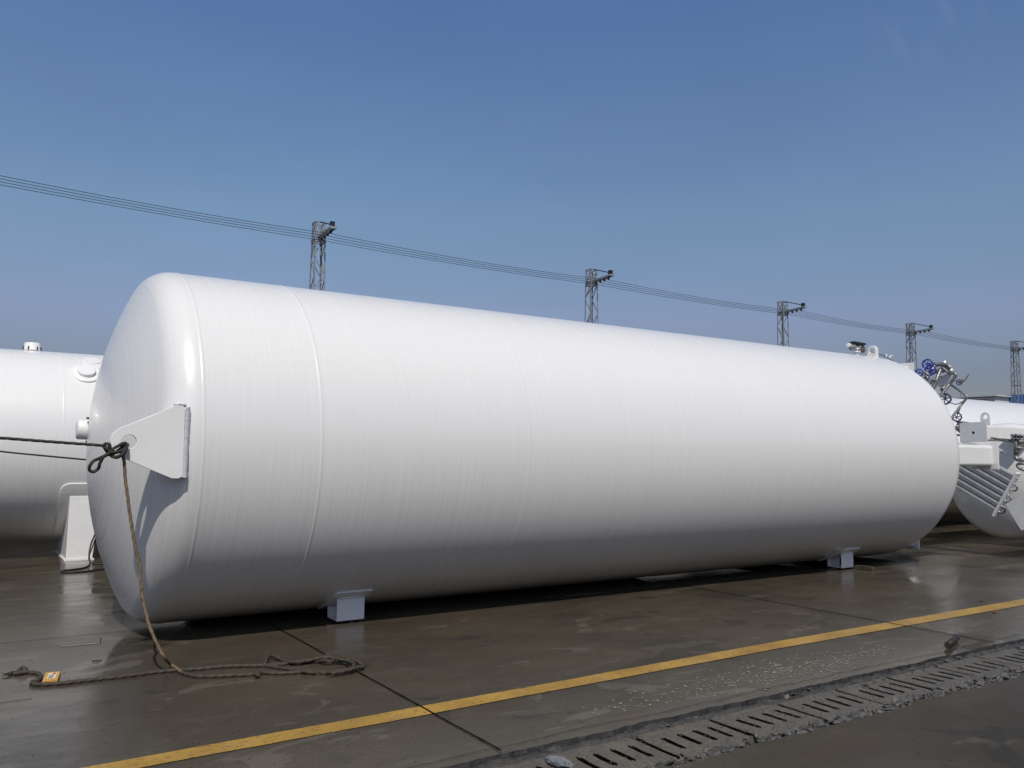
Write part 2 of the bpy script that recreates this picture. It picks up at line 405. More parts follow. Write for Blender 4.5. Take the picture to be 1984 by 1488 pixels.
# drain covers: slotted concrete slabs
def slab(x0, x1, y0, y1, slots, seed, sag=0.0, fill=0.0):
    st = .0125;  nx = int(round((x1-x0)/st)); ny = int(round((y1-y0)/st)); V = {}; vs = []; fs = []
    def solid(i, j):
        if i < 0 or j < 0 or i >= nx or j >= ny: return False
        x = x0+(i+.5)*st; y = y0+(j+.5)*st
        for sx in slots:
            if y1-.11-.205 < y < y1-.11+.012*nz(sx, 2, 9):
                c = x0+(int((sx-x0)/st)+.5)*st; hw = .0190
                e = min(y-(y1-.315), (y1-.11)-y)
                if e < .012: hw = .007
                if abs(x-c) < hw: return False
        for cx, cy in ((x0, y0), (x1, y0), (x0, y1), (x1, y1)):
            if math.hypot(x-cx, y-cy) < .022 + .02*nz(cx+seed, cy, 7): return False
        return True
    def vid(i, j, b):
        k = (i, j, b)
        if k not in V:
            x = x0+i*st; y = y0+j*st; ed = min(i, j, nx-i, ny-j)
            z = (-.026 - sag*(y1-y)/.43 + .004*nz(x, y, 5) + .0015*nz(x, y, 40) - (.006 if ed == 0 else 0)) if b == 0 else -.12
            V[k] = len(vs); vs.append((x+.0035*nz(x, y+seed, 14), y+.003*nz(x+9, y+seed, 20), z))
        return V[k]
    for i in range(nx):
        for j in range(ny):
            if not solid(i, j): continue
            fs.append((vid(i,j,0), vid(i+1,j,0), vid(i+1,j+1,0), vid(i,j+1,0)))
            for di, dj, a, b in ((-1,0,(i,j),(i,j+1)), (1,0,(i+1,j),(i+1,j+1)), (0,-1,(i,j),(i+1,j)), (0,1,(i,j+1),(i+1,j+1))):
                if not solid(i+di, j+dj): fs.append((vid(*a,0), vid(*b,0), vid(*b,1), vid(*a,1)))
    mm = MB(); mm.add(vs, fs); return mm
ordn = ['nearest', 'second', 'third', 'fourth', 'fifth', 'sixth', 'seventh', 'eighth', 'ninth', 'tenth', 'eleventh', 'twelfth', 'thirteenth']
for k in range(13):
    x0 = 1.135 + (k-1)*.622
    o = slab(x0+.016+.004*nz(k,1,3), x0+.603, -4.958+.012*nz(k,3,2), -4.535+.012*nz(k,8,2), [x0+.13+i*.122 for i in range(4)], k, .004*(k % 3)).build('drain_cover', SLAB)
    o.data.materials.append(CHAN)  # near-black on the cover sides: slot shade put into the colour
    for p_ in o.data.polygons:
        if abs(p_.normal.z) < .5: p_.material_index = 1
    lab = ('pale slotted concrete drain cover, %s of the row counted from the bottom edge' % ordn[k])
    if k == 1: lab = 'slotted concrete drain cover beside the crumpled grey foil, second from the bottom edge'
    if k == 12: lab = 'slotted concrete drain cover farthest up the row at the right edge'
    tag(o, lab, 'drain cover', 'concrete drain covers along the channel')

# rubble: uncountable chips along both broken edges, plus loose grit
def chip(m, c, r, flat=.6):
    c = Vector(c); q = Matrix.Rotation(random.uniform(0, 6.3), 3, Vector((random.gauss(0,.25), random.gauss(0,.25), 1)).normalized())
    pts = [(-1,-.8,-.5),(1,-.7,-.5),(.9,.8,-.5),(-.8,.9,-.5),(-.7,-.6,.5),(.6,-.7,.6),(.8,.5,.4),(-.6,.7,.5)]
    vs = [c + q @ Vector((x*r*random.uniform(.6,1.25), y*r*random.uniform(.5,1.1), z*r*flat*random.uniform(.6,1.3))) for x, y, z in pts]
    m.add(vs, [(0,3,2,1),(4,5,6,7),(0,1,5,4),(1,2,6,5),(2,3,7,6),(3,0,4,7)])
m = MB()
for _ in range(2600):
    x = random.uniform(.3, 8); dens = .5+.5*nz(x, 4, 1.4)
    r = abs(random.gauss(0, .008))+.0035
    if random.random() < .5: y = edgeN(x)-.045+random.gauss(0, .022); z = -.045
    else:
        if random.random() > dens+.25: continue
        y = edgeS(x)+.05+random.gauss(0, .035); z = -.022
    chip(m, (x, y, z+r*.3), r)
for _ in range(260):                                        # larger broken lumps by the right half
    x = random.gauss(3.9, 1.3); r = random.uniform(.012, .034)
    if x < 2.3: continue
    y = edgeS(x)+.045+random.gauss(0, .03); chip(m, (x, y, -.012+r*.15), r, .4)
for x, y, r in ((3.15,-4.52,.035),(3.25,-4.50,.03),(3.42,-4.50,.04),(3.9,-4.60,.04),(4.05,-4.57,.025),(4.15,-4.58,.022),(4.6,-4.53,.03),(4.75,-4.52,.035),(4.9,-4.52,.03),(5.1,-4.51,.03),(5.3,-4.5,.03),(1.75,-4.50,.02),(2.3,-4.52,.022),(2.05,-4.53,.02)):
    chip(m, (x, y, -.016), r*.72, .5)
for _ in range(700):                                        # grit on the covers
    x = random.gauss(3.6, 1.5); y = random.uniform(-4.95, -4.56); chip(m, (x, y, -.022), random.uniform(.002, .0065))
tag(m.build('rubble', STONE), 'grey broken mortar chips and grit along the drain edges', 'rubble', kind='stuff')

# dirt specks lying about the yard
m = MB()
def inshadow(x, y): return False
for _ in range(900):
    if random.random() < .5: p = atz(random.uniform(0, 1984), random.uniform(1180, 1488))
    else: p = Vector((random.uniform(-2, 9), random.uniform(-6.3, -1.2), 0))
    if YS-.02 < p.y < YN+.02: continue
    chip(m, (p.x, p.y, .002), random.uniform(.0015, .0048), .35)
tag(m.build('dirt_specks', simple('dark grit', (.014,.013,.012), .6)), 'dark specks of grit scattered over the wet concrete', 'grit', kind='stuff')

# pale flakes: fallen petals / paint flakes on the wet concrete
m = MB()
def flake(x, y, r):
    k = 6; a0 = random.uniform(0, 6); c = [(x+r*random.uniform(.6,1.1)*math.cos(a0+2*PI*i/k), y+.8*r*random.uniform(.6,1.1)*math.sin(a0+2*PI*i/k), .0012+random.uniform(0,.0006)) for i in range(k)]
    m.prism(c, (0, 0, .0007))
for _ in range(950):
    t = random.random(); x = 1.75+t*3.3; w = .10+.14*math.exp(-((t-.55)/.3)**2)
    if random.random() > .25+.8*math.exp(-((t-.6)/.25)**2): continue
    y = -4.17+.02*x + random.gauss(0, w*.62)
    if y < YN+.03 or y > -3.68: continue
    flake(x, y, random.uniform(.006, .0155))
for _ in range(150):
    p = atz(random.uniform(0, 230), random.gauss(1275, 50))
    flake(p.x, p.y, random.uniform(.0025, .006))
FLK = simple('pale flakes', (.24,.215,.185), .55)
tag(m.build('fallen_flakes', FLK), 'pale flakes scattered on the wet concrete near the yellow line', 'flakes', kind='stuff')

# ------------------------------------------------------------------ tanks
def head_prof(R, Rc, rk, n=18):
    a = math.asin((R-rk)/(Rc-rk)); out = []
    for i in range(n+1):
        t = (PI/2-a)*i/n; out.append((rk*math.sin(t), R-rk+rk*math.cos(t)))
    c0 = -(Rc-rk)*math.cos(a)
    for i in range(1, n+1):
        p = a*(1-i/n); out.append((c0+Rc*math.cos(p), max(Rc*math.sin(p), .002)))
    return out
def shell(parent, xa, xb, yc, zc, R, Rc, rk, seams, mat, s0=.01, seg=224, bead=.0032, bw=.013):
    hp = head_prof(R, Rc, rk); prof = [(xa-s0-d, r) for d, r in hp[::-1]]
    prof = []
    for sx in [xa]+list(seams)+[xb]:
        hb = bead*(1 if sx in [xa]+list(seams)[:1] else .5)
        for dx, h in ((-bw*1.6, 0), (-bw, 0), (-bw*.6, .7), (0, 1), (bw*.6, .7), (bw, 0), (bw*1.6, 0)): prof.append((sx+dx, R+hb*h))
    ks = [xa]+list(seams)+[xb]
    for a_, b_ in zip(ks, ks[1:]):
        nn = max(2, int((b_-a_)/.25))
        for i in range(1, nn): prof.append((a_+(b_-a_)*i/nn, R))
    hd = sorted([(xa-bw*1.6-.004-d, r) for d, r in hp]); prof = hd+sorted(p for p in prof if p[0] >= xa-bw*1.65)
    prof += [(xb+bw*1.6+.004+d, r) for d, r in hp]
    return MB().rev((0, yc, zc), (1, 0, 0), prof, seg).build('shell', mat, parent, fix=True)
def surf_patch(parent, x0, x1, a0, a1, R, yc, zc, t, mat, name, rc=.04):
    # curved plate lying on the shell; angle a measured from straight down towards the camera side; rounded corners
    m = MB(); nx, na = 14, 14; vs = []; fs = []
    cx, ca = (x0+x1)/2, (a0+a1)/2; hx, ha = (x1-x0)/2, (a1-a0)/2*R
    def pt(u, v, rr):
        X_ = u*hx; Y_ = v*ha
        ex = abs(X_)-(hx-rc); ey = abs(Y_)-(ha-rc)
        if ex > 0 and ey > 0:
            l = math.hypot(ex, ey)
            k = max(ex, ey)/l if l > 0 else 1
            X_ = math.copysign(hx-rc+ex*k, X_); Y_ = math.copysign(ha-rc+ey*k, Y_)
        a = ca + Y_/R
        return (cx+X_, yc-rr*math.sin(a), zc-rr*math.cos(a))
    for L, rr in ((0, R-.01), (1, R+t)):
        for i in range(nx+1):
            for j in range(na+1): vs.append(pt(-1+2*i/nx, -1+2*j/na, rr))
    o = (nx+1)*(na+1); q = lambda i, j, L=0: L*o+i*(na+1)+j
    for i in range(nx):
        for j in range(na): fs += [(q(i,j,1), q(i+1,j,1), q(i+1,j+1,1), q(i,j+1,1))]
    for i in range(nx): fs += [(q(i,0), q(i+1,0), q(i+1,0,1), q(i,0,1)), (q(i,na), q(i+1,na), q(i+1,na,1), q(i,na,1))]
    for j in range(na): fs += [(q(0,j), q(0,j+1), q(0,j+1,1), q(0,j,1)), (q(nx,j), q(nx,j+1), q(nx,j+1,1), q(nx,j,1))]
    m.add(vs, fs); return m.build(name, mat, parent)

# ---- main tank
ZC, R0 = 1.65, 1.6
T = empty('storage_tank', (5.3, 0, 0), 'huge glossy white horizontal cylindrical tank in the middle, with a rope tied to its lug', 'tank')
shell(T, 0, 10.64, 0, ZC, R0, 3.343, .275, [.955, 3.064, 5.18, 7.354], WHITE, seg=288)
# lug plate with eye on the near side of the left head, standing in the tangent plane
yl = -1.634
O_ = [(-.588,1.548),(-.625,1.578),(-.652,1.62),(-.662,1.665),(-.652,1.708),(-.625,1.742),(-.597,1.760),(-.40,1.851),(-.233,1.931),(-.222,1.950),(-.152,1.937),(-.150,1.66),(-.150,1.39),(-.217,1.384),(-.36,1.446),(-.50,1.508)]
def loopsample(P, c, n=48):
    # resample outline by direction from c so both loops match
    out = []; P = [Vector((p[0], p[1])) for p in P]; c = Vector(c)
    for k in range(n):
        a = 2*PI*k/n; d = Vector((math.cos(a), math.sin(a))); best = None
        for i in range(len(P)):
            p, q = P[i]-c, P[(i+1) % len(P)]-c; e = q-p; den = d.x*e.y-d.y*e.x
            if abs(den) < 1e-9: continue
            t = (p.x*e.y-p.y*e.x)/den; u = (p.x*d.y-p.y*d.x)/den
            if t > 0 and -1e-6 <= u <= 1+1e-6 and (best is None or t > best): best = t
        out.append(c+d*best)
    return out
hc = (-.535, 1.658); oo = loopsample(O_, hc, 96)
ii = [Vector(hc)+Vector((math.cos(2*PI*k/96), math.sin(2*PI*k/96)))*.052 for k in range(96)]
lug = MB().ringplate([(p.x, yl, p.y) for p in oo], [(p.x, yl, p.y) for p in ii], (0, .034, 0)).build('lifting_lug', WHITE2, T, bevel=.003)
w = MB()
vs = []; fs = []; nn_ = 60
for i in range(nn_+1):
    z = 1.395+.535*i/nn_; j1 = .005*nz(z, 1, 45); j2 = .006*nz(z, 8, 50)
    for (x, y) in ((-.150, yl+.001), (-.128+j2, yl+.006+j1), (-.108+j1, yl+.030), (-.150, yl+.06)): vs.append((x, y, z))
for i in range(nn_):
    for k in range(3): fs.append((i*4+k, i*4+k+1, (i+1)*4+k+1, (i+1)*4+k))
w.add(vs, fs, True).tube([(-.235, yl+.012, 1.945), (-.19, yl+.010, 1.952), (-.145, yl+.012, 1.938)], [.010, .016, .012], 8)
w.build('weld', WELD, lug)
# web plate joining lug to head
MB().prism([(-.15, -1.602, 1.90), (-.15, -1.602, 1.42), (-.33, -1.602, 1.47), (-.33, -1.602, 1.85)], (0, .16, 0)).build('lug_web', WHITE2, T)
# relief valve housing on the left head, far side
c = aty(166, 830, .55); c = Vector((-.50, .52, 1.79))
nzl = MB().rev(c, (-1, .0, .02), [(-.06, .118), (.0, .118), (.012, .10), (.03, .10), (.03, .094), (.135, .094), (.15, .088), (.158, .07)], 36).build('vent_cap', WHITE2, T)
for k in range(6):
    a = 2*PI*k/6+.4; y, z = c.y+.112*math.cos(a), c.z+.112*math.sin(a); MB().box((c.x-.075, y-.009, z-.009), (c.x-.005, y+.009, z+.009)).build('clamp_bolt', DARKST, nzl)
# support feet: open square tubes on curved pads
for x0, x1, near in ((1.45, 1.725, 1), (9.02, 9.295, 1), (1.45, 1.725, -1), (9.02, 9.295, -1)):
    f_ = MB(); s = near
    ya, yb = -.79*s, -.55*s
    y0, y1 = min(ya, yb), max(ya, yb); t = .012
    ztop = lambda y: ZC-math.sqrt(1.615**2-y*y)
    zb = .030
    f_.prism([(x0, y0, zb), (x0, y0, ztop(y0)), (x0, y0+t, ztop(y0+t)), (x0, y0+t, zb)], (x1-x0, 0, 0))
    f_.prism([(x0, y1-t, zb), (x0, y1-t, ztop(y1-t)), (x0, y1, ztop(y1)), (x0, y1, zb)], (x1-x0, 0, 0))
    f_.box((x0, y0+t, zb), (x1, y1-t, zb+t))
    fo = f_.build('support_foot', WHITE2, T, bevel=.004)
    aa, ab = math.asin(.40/1.6), math.asin(.885/1.6)
    if s > 0: pd = surf_patch(fo, x0-.05, x1+.05, aa, ab, R0, 0, ZC, .014, WHITE2, 'pad')
    else: pd = surf_patch(fo, x0-.05, x1+.05, -ab, -aa, R0, 0, ZC, .014, WHITE2, 'pad')
    bw = MB().tube([(x0+.006, ya-.004*s, ztop(ya)+.000), ((x0+x1)/2, ya-.006*s, ztop(ya)), (x1-.006, ya-.004*s, ztop(ya))], .009, 8).build('weld', WELD, fo)
# four legs on the right end (tank normally stands on them), with foot plates
XP = 11.92
for k, (cy, cz) in enumerate(((-1, 0), (0, -1), (1, 0), (0, 1))):
    rad = Vector((0, cy, cz)); tan = Vector((0, -cz, cy)) if True else None
    rc_, rw, th_ = 1.36, .30, .30
    c0 = Vector((10.55, 0, ZC))+rad*rc_; c1 = Vector((XP, 0, ZC))+rad*rc_
    if k == 0: rc_ = 1.34
    lg = MB().beam(Vector((10.66, 0, ZC))+rad*rc_, Vector((XP, 0, ZC))+rad*rc_, .30, .32, up=(tan if cy else rad) if k else (0,0,1)).build('leg', WHITE2, T, bevel=.045, seg=4)
    pm = MB(); ce = Vector((XP, 0, ZC))+rad*(rc_-.0)
    hr, ht = .215, .215
    P_ = [ce+rad*a+tan*b for a, b in ((-hr, -ht), (hr, -ht), (hr, ht), (-hr, ht))]
    pm.prism(P_, (.024, 0, 0)).build('foot_plate', WHITE2, lg, bevel=.006)
# lifting ring on top at the right end
def ring_lug(parent, base, h, wd, hole, axis_x=True, mat=None, t=.03, name='lifting_lug'):
    b = Vector(base); out = []; inn = []; N = 40; c = Vector((0, h-wd/2)); O = [(-wd/2, -.06)]
    for i in range(13): a = PI - PI*i/12; O.append((wd/2*math.cos(a), h-wd/2+wd/2*math.sin(a)))
    O.append((wd/2, -.06)); O = loopsample(O, (0, h-wd/2), N)
    I = [c+Vector((math.cos(2*PI*k/N), math.sin(2*PI*k/N)))*hole for k in range(N)]
    if axis_x: f = lambda p: (b.x+p.x, b.y-t/2, b.z+p.y); d = (0, t, 0)
    else: f = lambda p: (b.x-t/2, b.y+p.x, b.z+p.y); d = (t, 0, 0)
    return MB().ringplate([f(p) for p in O], [f(p) for p in I], d).build(name, mat or WHITE2, parent, bevel=.004)
q = aty(1691, 689, -.25); ring_lug(T, (q.x, -.25, 3.215), .20, .17, .045, axis_x=False, t=.05)

def wheel(m, c, ax, R, seg=36):
    c = Vector(c); ax = Vector(ax).normalized(); n = ax.orthogonal().normalized(); b = ax.cross(n); pts = []
    for k in range(seg*2):
        a = 2*PI*k/(seg*2); rr = R*(1+.045*math.cos(10*a)); pts.append(c+(n*math.cos(a)+b*math.sin(a))*rr)
    m.tube(pts, R*.17, 8, closed=True)
    for k in range(6):
        a = 2*PI*k/6; e = c+(n*math.cos(a)+b*math.sin(a))*R*.95; m.tube([c, (c+e)/2+ax*R*.12, e], R*.10, 6)
    m.cyl(c-ax*R*.15, c+ax*R*.2, R*.2, 12); return m
def valve(parent, c, pdir, sdir, s, R, mat, name='valve', stem=None, face=None):
    """bonnet valve: body on a pipe along pdir, stem towards sdir ending in a hand wheel"""
    c = Vector(c); pd = Vector(pdir).normalized(); sd = Vector(sdir).normalized(); L = stem or s*3.4
    m = MB()
    m.rev(c-pd*s*1.5, pd, [(0, s*.95), (s*.3, s*.95), (s*.32, s*.6), (s*1.0, s*.85), (s*1.5, s*1.0), (s*2, s*.85), (s*2.68, s*.6), (s*2.7, s*.95), (s*3, s*.95)], 18)
    m.rev(c, sd, [(0, s*.7), (s*.9, s*.7), (s*.92, s*1.0), (s*1.25, s*1.0), (s*1.27, s*.5), (s*1.9, s*.42), (s*1.92, s*.18), (L, s*.15)], 16)
    for k in range(4):
        a = PI/4+k*PI/2; n = sd.orthogonal().normalized(); b = sd.cross(n); p = c+(n*math.cos(a)+b*math.sin(a))*s*.85+sd*s*.85
        m.cyl(p, p+sd*s*.55, s*.14, 8)
    vo = m.build(name, STEEL, parent)
    wheel(MB(), c+sd*L, face if face is not None else sd, R).build('hand_wheel', mat, vo)
    return vo

# valve and pipe group on the right head (positions on real planes x or y behind the head)
XQ = 11.75
A = lambda px, py, x=XQ: atx(px, py, x)
toC = (CAM-A(1830, 740)).normalized()
def pipe(pts, r, name='pipe', mat=None, parent=T, f=.06): return MB().tube(fillet(pts, f), r, 12).build(name, mat or STEEL, parent)
# upper manifold
pipe([A(1768, 792, 11.2), A(1790, 740, 11.5), A(1813, 706), A(1838, 707), A(1842, 716)], .030)
pipe([A(1805, 760, 11.4), A(1822, 716), A(1826, 712), A(1837, 722), A(1843, 722.5), A(1853, 724), A(1849, 733), A(1838, 746), A(1824, 765, 11.5), A(1812, 782, 11.2)], .026)
pipe([A(1839, 743), A(1872, 766), A(1874, 770), A(1862, 785), A(1842, 812, 11.4), A(1826, 835, 11.0)], .019)
pipe([A(1832, 711), A(1842, 709), A(1843, 715), A(1837, 716), A(1827, 708)], .018)
pipe([A(1836, 778), A(1852, 784), A(1860, 781), A(1864, 778)], .008, 'tubing')
pipe([A(1846, 733), A(1854, 738), A(1862, 741)], .006, 'tubing')
pipe([A(1786, 724), A(1806, 738), A(1802, 744)], .009, 'tubing')
pipe([A(1812, 720), A(1822, 728), A(1824, 730)], .018)
pipe([A(1790, 731), A(1803, 741), A(1808, 745)], .012)
pipe([A(1862, 741), A(1870, 735), A(1880, 721.5)], .009, 'tubing')
pipe([A(1858, 741), A(1864, 739), A(1871, 734)], .020, 'gauge_tap')
# gusset plates of the pipe stand (seen obliquely)
MB().prism([A(1785, 729, 11.7), A(1794, 716, 11.7), A(1798, 718, 11.7), A(1786, 733, 11.7)], (.02, .02, 0)).build('pipe_bracket', BRIGHT, T)
MB().prism([A(1804, 748, 11.8), A(1826, 728, 11.8), A(1839, 724, 11.8), A(1846, 724, 11.8), A(1832, 748, 11.8), A(1816, 764, 11.8), A(1808, 752, 11.8)], (.012, .012, 0)).build('pipe_bracket', GREYP, T)
valve(T, A(1815, 706), A(1838, 704)-A(1815, 706), A(1797, 705.5, 11.6)-A(1815, 706), .034, .075, BLUE, stem=(A(1797, 706, 11.6)-A(1815, 706)).length, face=toC+Vector((-.35, .1, .15)))
valve(T, A(1823, 718), A(1843, 722)-A(1823, 718), A(1803, 717, 11.6)-A(1823, 718), .032, .078, BLUE, stem=(A(1803, 717.5, 11.6)-A(1823, 718)).length, face=toC+Vector((-.35, .1, .15)))
valve(T, A(1796, 724, 11.5), (0, .5, .7), A(1780, 722, 11.4)-A(1796, 724, 11.5), .025, .058, BLUE, stem=.12, face=toC+Vector((-.35, .1, .15)))
valve(T, A(1828, 752, 11.7), A(1838, 742)-A(1824, 762, 11.5), A(1831.5, 773)-A(1828, 752, 11.7), .036, .082, NAVY, stem=(A(1831.5, 773)-A(1828, 752, 11.7)).length, face=toC+Vector((-.35, .1, .15)))
valve(T, A(1856, 795), A(1862, 786)-A(1850, 806), A(1854, 808)-A(1856, 795), .028, .066, NAVY, stem=.11, face=toC+Vector((-.35, .1, .15)))
valve(T, A(1868, 736), (0, -.6, .5), A(1858, 741)-A(1868, 736), .020, .042, NAVY, stem=.085, face=toC+Vector((-.35, .1, .15)))
valve(T, A(1806, 738, 11.5), (0, -.6, .6), (0, -.5, .2), .024, .03, STEEL, stem=.06)
for px, py in ((1830, 703), (1843, 718)):
    MB().rev(A(px, py), (0, -.3, 1), [(-.03, .02), (0, .034), (.012, .034), (.014, .024), (.03, .024), (.04, .01)], 12).build('coupling', BRIGHT, T)
# safety valve, tubing and small valves on top at the right end
q = aty(1660, 688, -.15)
sv = MB(); sv.cyl((q.x, -.15, 3.22), (q.x, -.15, 3.30), .035, 14); sv.rev((q.x, -.15, 3.29), (0, 0, 1), [(0, .06), (.02, .06), (.02, .03), (.05, .03), (.05, .055), (.07, .055)], 18)
svo = sv.build('safety_valve', BRIGHT, T)
s2 = MB(); e1 = aty(1648, 672, -.15); e2 = aty(1674, 678, -.15); s2.tube([e1, e2], .034, 12)
for t in (.1, .5, .9): p = e1.lerp(e2, t); s2.rev(p-(e2-e1).normalized()*.01, e2-e1, [(0, .055), (.02, .055)], 16)
s2.build('valve_body', STEEL, svo)
s3 = MB(); e1 = aty(1651, 664.5, -.15); e2 = aty(1673, 668.5, -.15); s3.tube([e1, e2], .022, 10); s3.beam(e1+Vector((0,0,.01)), e2+Vector((0,0,.01)), .09, .03); s3.build('handle', DARKST, svo)
MB().tube([aty(1643, 668, -.15), aty(1647, 669, -.15)], .03, 10).build('gauge', GREYP, svo)
pipe([aty(1672, 676, -.2), aty(1690, 682, -.3), aty(1706, 687, -.3), aty(1722, 694, -.35), aty(1737, 704, -.4)], .0055, 'tubing')
pipe([aty(1700, 684, -.3), aty(1716, 690, -.3), aty(1712, 698, -.35), aty(1728, 700, -.4), aty(1735, 703, -.42)], .0045, 'tubing')
for a_, b_ in (((1716, 694), (1718, 686)), ((1723, 696), (1725, 688)), ((1727, 692), (1728, 688))):
    m = MB().tube([aty(*a_, -.3), aty(*b_, -.3)], .012, 8); p = aty(b_[0], b_[1], -.3); m.beam(p+Vector((-.035,0,0)), p+Vector((.035,0,0)), .012, .012); m.build('needle_valve', BRIGHT, T)

# ---- left background tank
T2 = empty('storage_tank', (-3, 6.9, 0), 'white horizontal tank cut off by the left edge, with a capped port on top', 'tank')
Y2, Z2, R2 = 6.9, 1.685, 1.483
shell(T2, -9.5, 31, Y2, Z2, R2, 3.1, .26, [-5, -2.6, -.30, 1.9, 4.1, 6.3, 8.5, 11, 14, 17, 20, 24], WHITE, seg=160)
def cap(parent, c, ax, r, h, name='port_cap'):
    o = MB().rev(c, ax, [(-.05, r*.8), (.01, r*.8), (.012, r*1.05), (.035, r*1.05), (.036, r), (h-.02, r), (h-.006, r*.97), (h, r*.86)], 32).build(name, WHITE2, parent)
    ax = Vector(ax).normalized(); n = ax.orthogonal().normalized(); bb = ax.cross(n)
    for k in range(6):
        a = 2*PI*k/6+.3; p = Vector(c)+(n*math.cos(a)+bb*math.sin(a))*r*1.1+ax*.02; MB().cyl(p, p+ax*.05, .010, 8).build('bolt', DARKST, o)
p = aty(62, 680, Y2); cap(T2, (p.x, Y2, Z2+R2-.005), (0, 0, 1), .112, .135)
def on2(px, py):
    d = ray(px, py); a = d.y**2+d.z**2; oy, oz = CAM.y-Y2, CAM.z-Z2; b = d.y*oy+d.z*oz; c = oy*oy+oz*oz-R2*R2
    t = (-b-math.sqrt(b*b-a*c))/a; return CAM+d*t
for (px, py, ra, rb) in ((167, 723, .215, .125), (178, 700, .12, .0)):
    p = on2(px, py); nrm = Vector((0, p.y-Y2, p.z-Z2)).normalized()
    MB().rev(p-nrm*.05, nrm, [(0, ra), (.062, ra), (.066, ra*.98)] if not rb else [(0, ra), (.062, ra), (.066, ra-.01)], 40).build('port_pad', WHITE2, T2)
    if rb: MB().rev(p-nrm*.02, nrm, [(0, rb), (.085, rb), (.09, rb-.01)], 40).build('port_cover', WHITE2, T2)
# leg of the left tank: tapered box saddle with curved pad
lg = MB(); yf = 5.594
lg.prism([(-.167, yf, 0.02), (.184, yf, 0.02), (.225, yf, .5), (.40, yf, .94), (-.155, yf, .94)], (0, 1.31, 0))
lgo = lg.build('saddle_leg', WHITE2, T2, bevel=.008)
MB().box((-.19, yf-.02, 0), (.205, yf+1.33, .02)).build('base_plate', WHITE2, lgo)
aP = math.asin((Y2-5.60)/R2)
surf_patch(lgo, -.285, .62, aP-.62, aP+.115, R2, Y2, Z2, .02, WHITE2, 'pad', rc=.12)
MB().prism([(9.3, yf, 0.02), (9.75, yf, 0.02), (9.85, yf, .94), (9.2, yf, .94)], (0, 1.31, 0)).build('saddle_leg', WHITE2, T2, bevel=.008)
lg2 = MB().prism([(-6.2, yf, 0.02), (-5.8, yf, 0.02), (-5.7, yf, .94), (-6.3, yf, .94)], (0, 1.31, 0)).build('saddle_leg', WHITE2, T2, bevel=.008)

# ---- long far tank behind on the right
T3 = empty('storage_tank', (22, 3.5, 0), 'long white tank lying farthest back at the right, its top below the pale building', 'tank')
shell(T3, 12.2, 32, 3.55, 1.685, 1.483, 3.1, .26, [15, 18, 21, 24, 27], WHITE, seg=160)
for x in (13.6, 29):
    MB().prism([(x, 2.6, 0), (x+.4, 2.6, 0), (x+.4, 2.6, .6), (x, 2.6, .6)], (0, 1.9, 0)).build('saddle_leg', WHITE2, T3, bevel=.01)

T5 = empty('storage_tank', (5, 11.4, 0), 'white tank of the hindmost row, visible only as a dark belly under the left tank', 'tank')
shell(T5, -14, 42, 11.4, 1.46, 1.4, 3.0, .26, [-8, 0, 8, 16], WHITE, seg=96)
# ---- small vessel with pipework at the right edge
Y4, Z4, R4, X4 = -.2, 1.2, 1.08, 14.95
T4 = empty('pressure_vessel', (17, Y4, 0), 'smaller white vessel at the right edge, with leg plates and finned tubes on its end', 'tank')
shell(T4, X4, 23, Y4, Z4, R4, 2.1, .25, [17, 19.5], WHITE, seg=128)
q = aty(1910, 822, -.35); ring_lug(T4, (q.x, -.35, q.z-.03), .25, .17, .04, axis_x=False, t=.035)
def leg4(cpx, cpy, xpl, wd, ht, ang, hole, legx1, gp=GREYP):
    c = atx(cpx, cpy, xpl); n = 40
    rot = Matrix.Rotation(ang, 3, 'X')
    def rr(w_, h_, r=.02):
        o = []
        for sx, sy, a0 in ((1, 1, 0), (-1, 1, PI/2), (-1, -1, PI), (1, -1, 3*PI/2)):
            for k in range(4): a = a0+PI/2*k/3; o.append((sx*(w_/2-r)+r*math.cos(a), sy*(h_/2-r)+r*math.sin(a)))
        return o
    O = loopsample(rr(wd, ht), (0, 0), n); I = [Vector((math.cos(2*PI*k/n), math.sin(2*PI*k/n)))*hole for k in range(n)]
    f = lambda p: c + rot @ Vector((0, p[0], p[1]))
    # the leg itself first: square tube running back to the vessel head
    L = MB(); ps = [c + rot @ Vector((.02, a*wd*.36, b*ht*.36)) for a, b in ((-1,-1),(1,-1),(1,1),(-1,1))]
    L.prism(ps, (legx1-xpl, 0, 0)); lo = L.build('leg', WHITE2, T4, bevel=.03, seg=3)
    MB().ringplate([f(p) for p in O], [f(p) for p in I], (.016, 0, 0)).build('foot_plate', gp, lo)
    MB().add([f(p)+Vector((.013, 0, 0)) for p in I], [tuple(range(n))]).build('anchor_hole', DARKST, lo)
leg4(1885.5, 838.5, 12.95, .46, .36, .0, .026, 14.9)
leg4(1988, 990, 12.7, .46, .48, -.52, .026, 14.9)
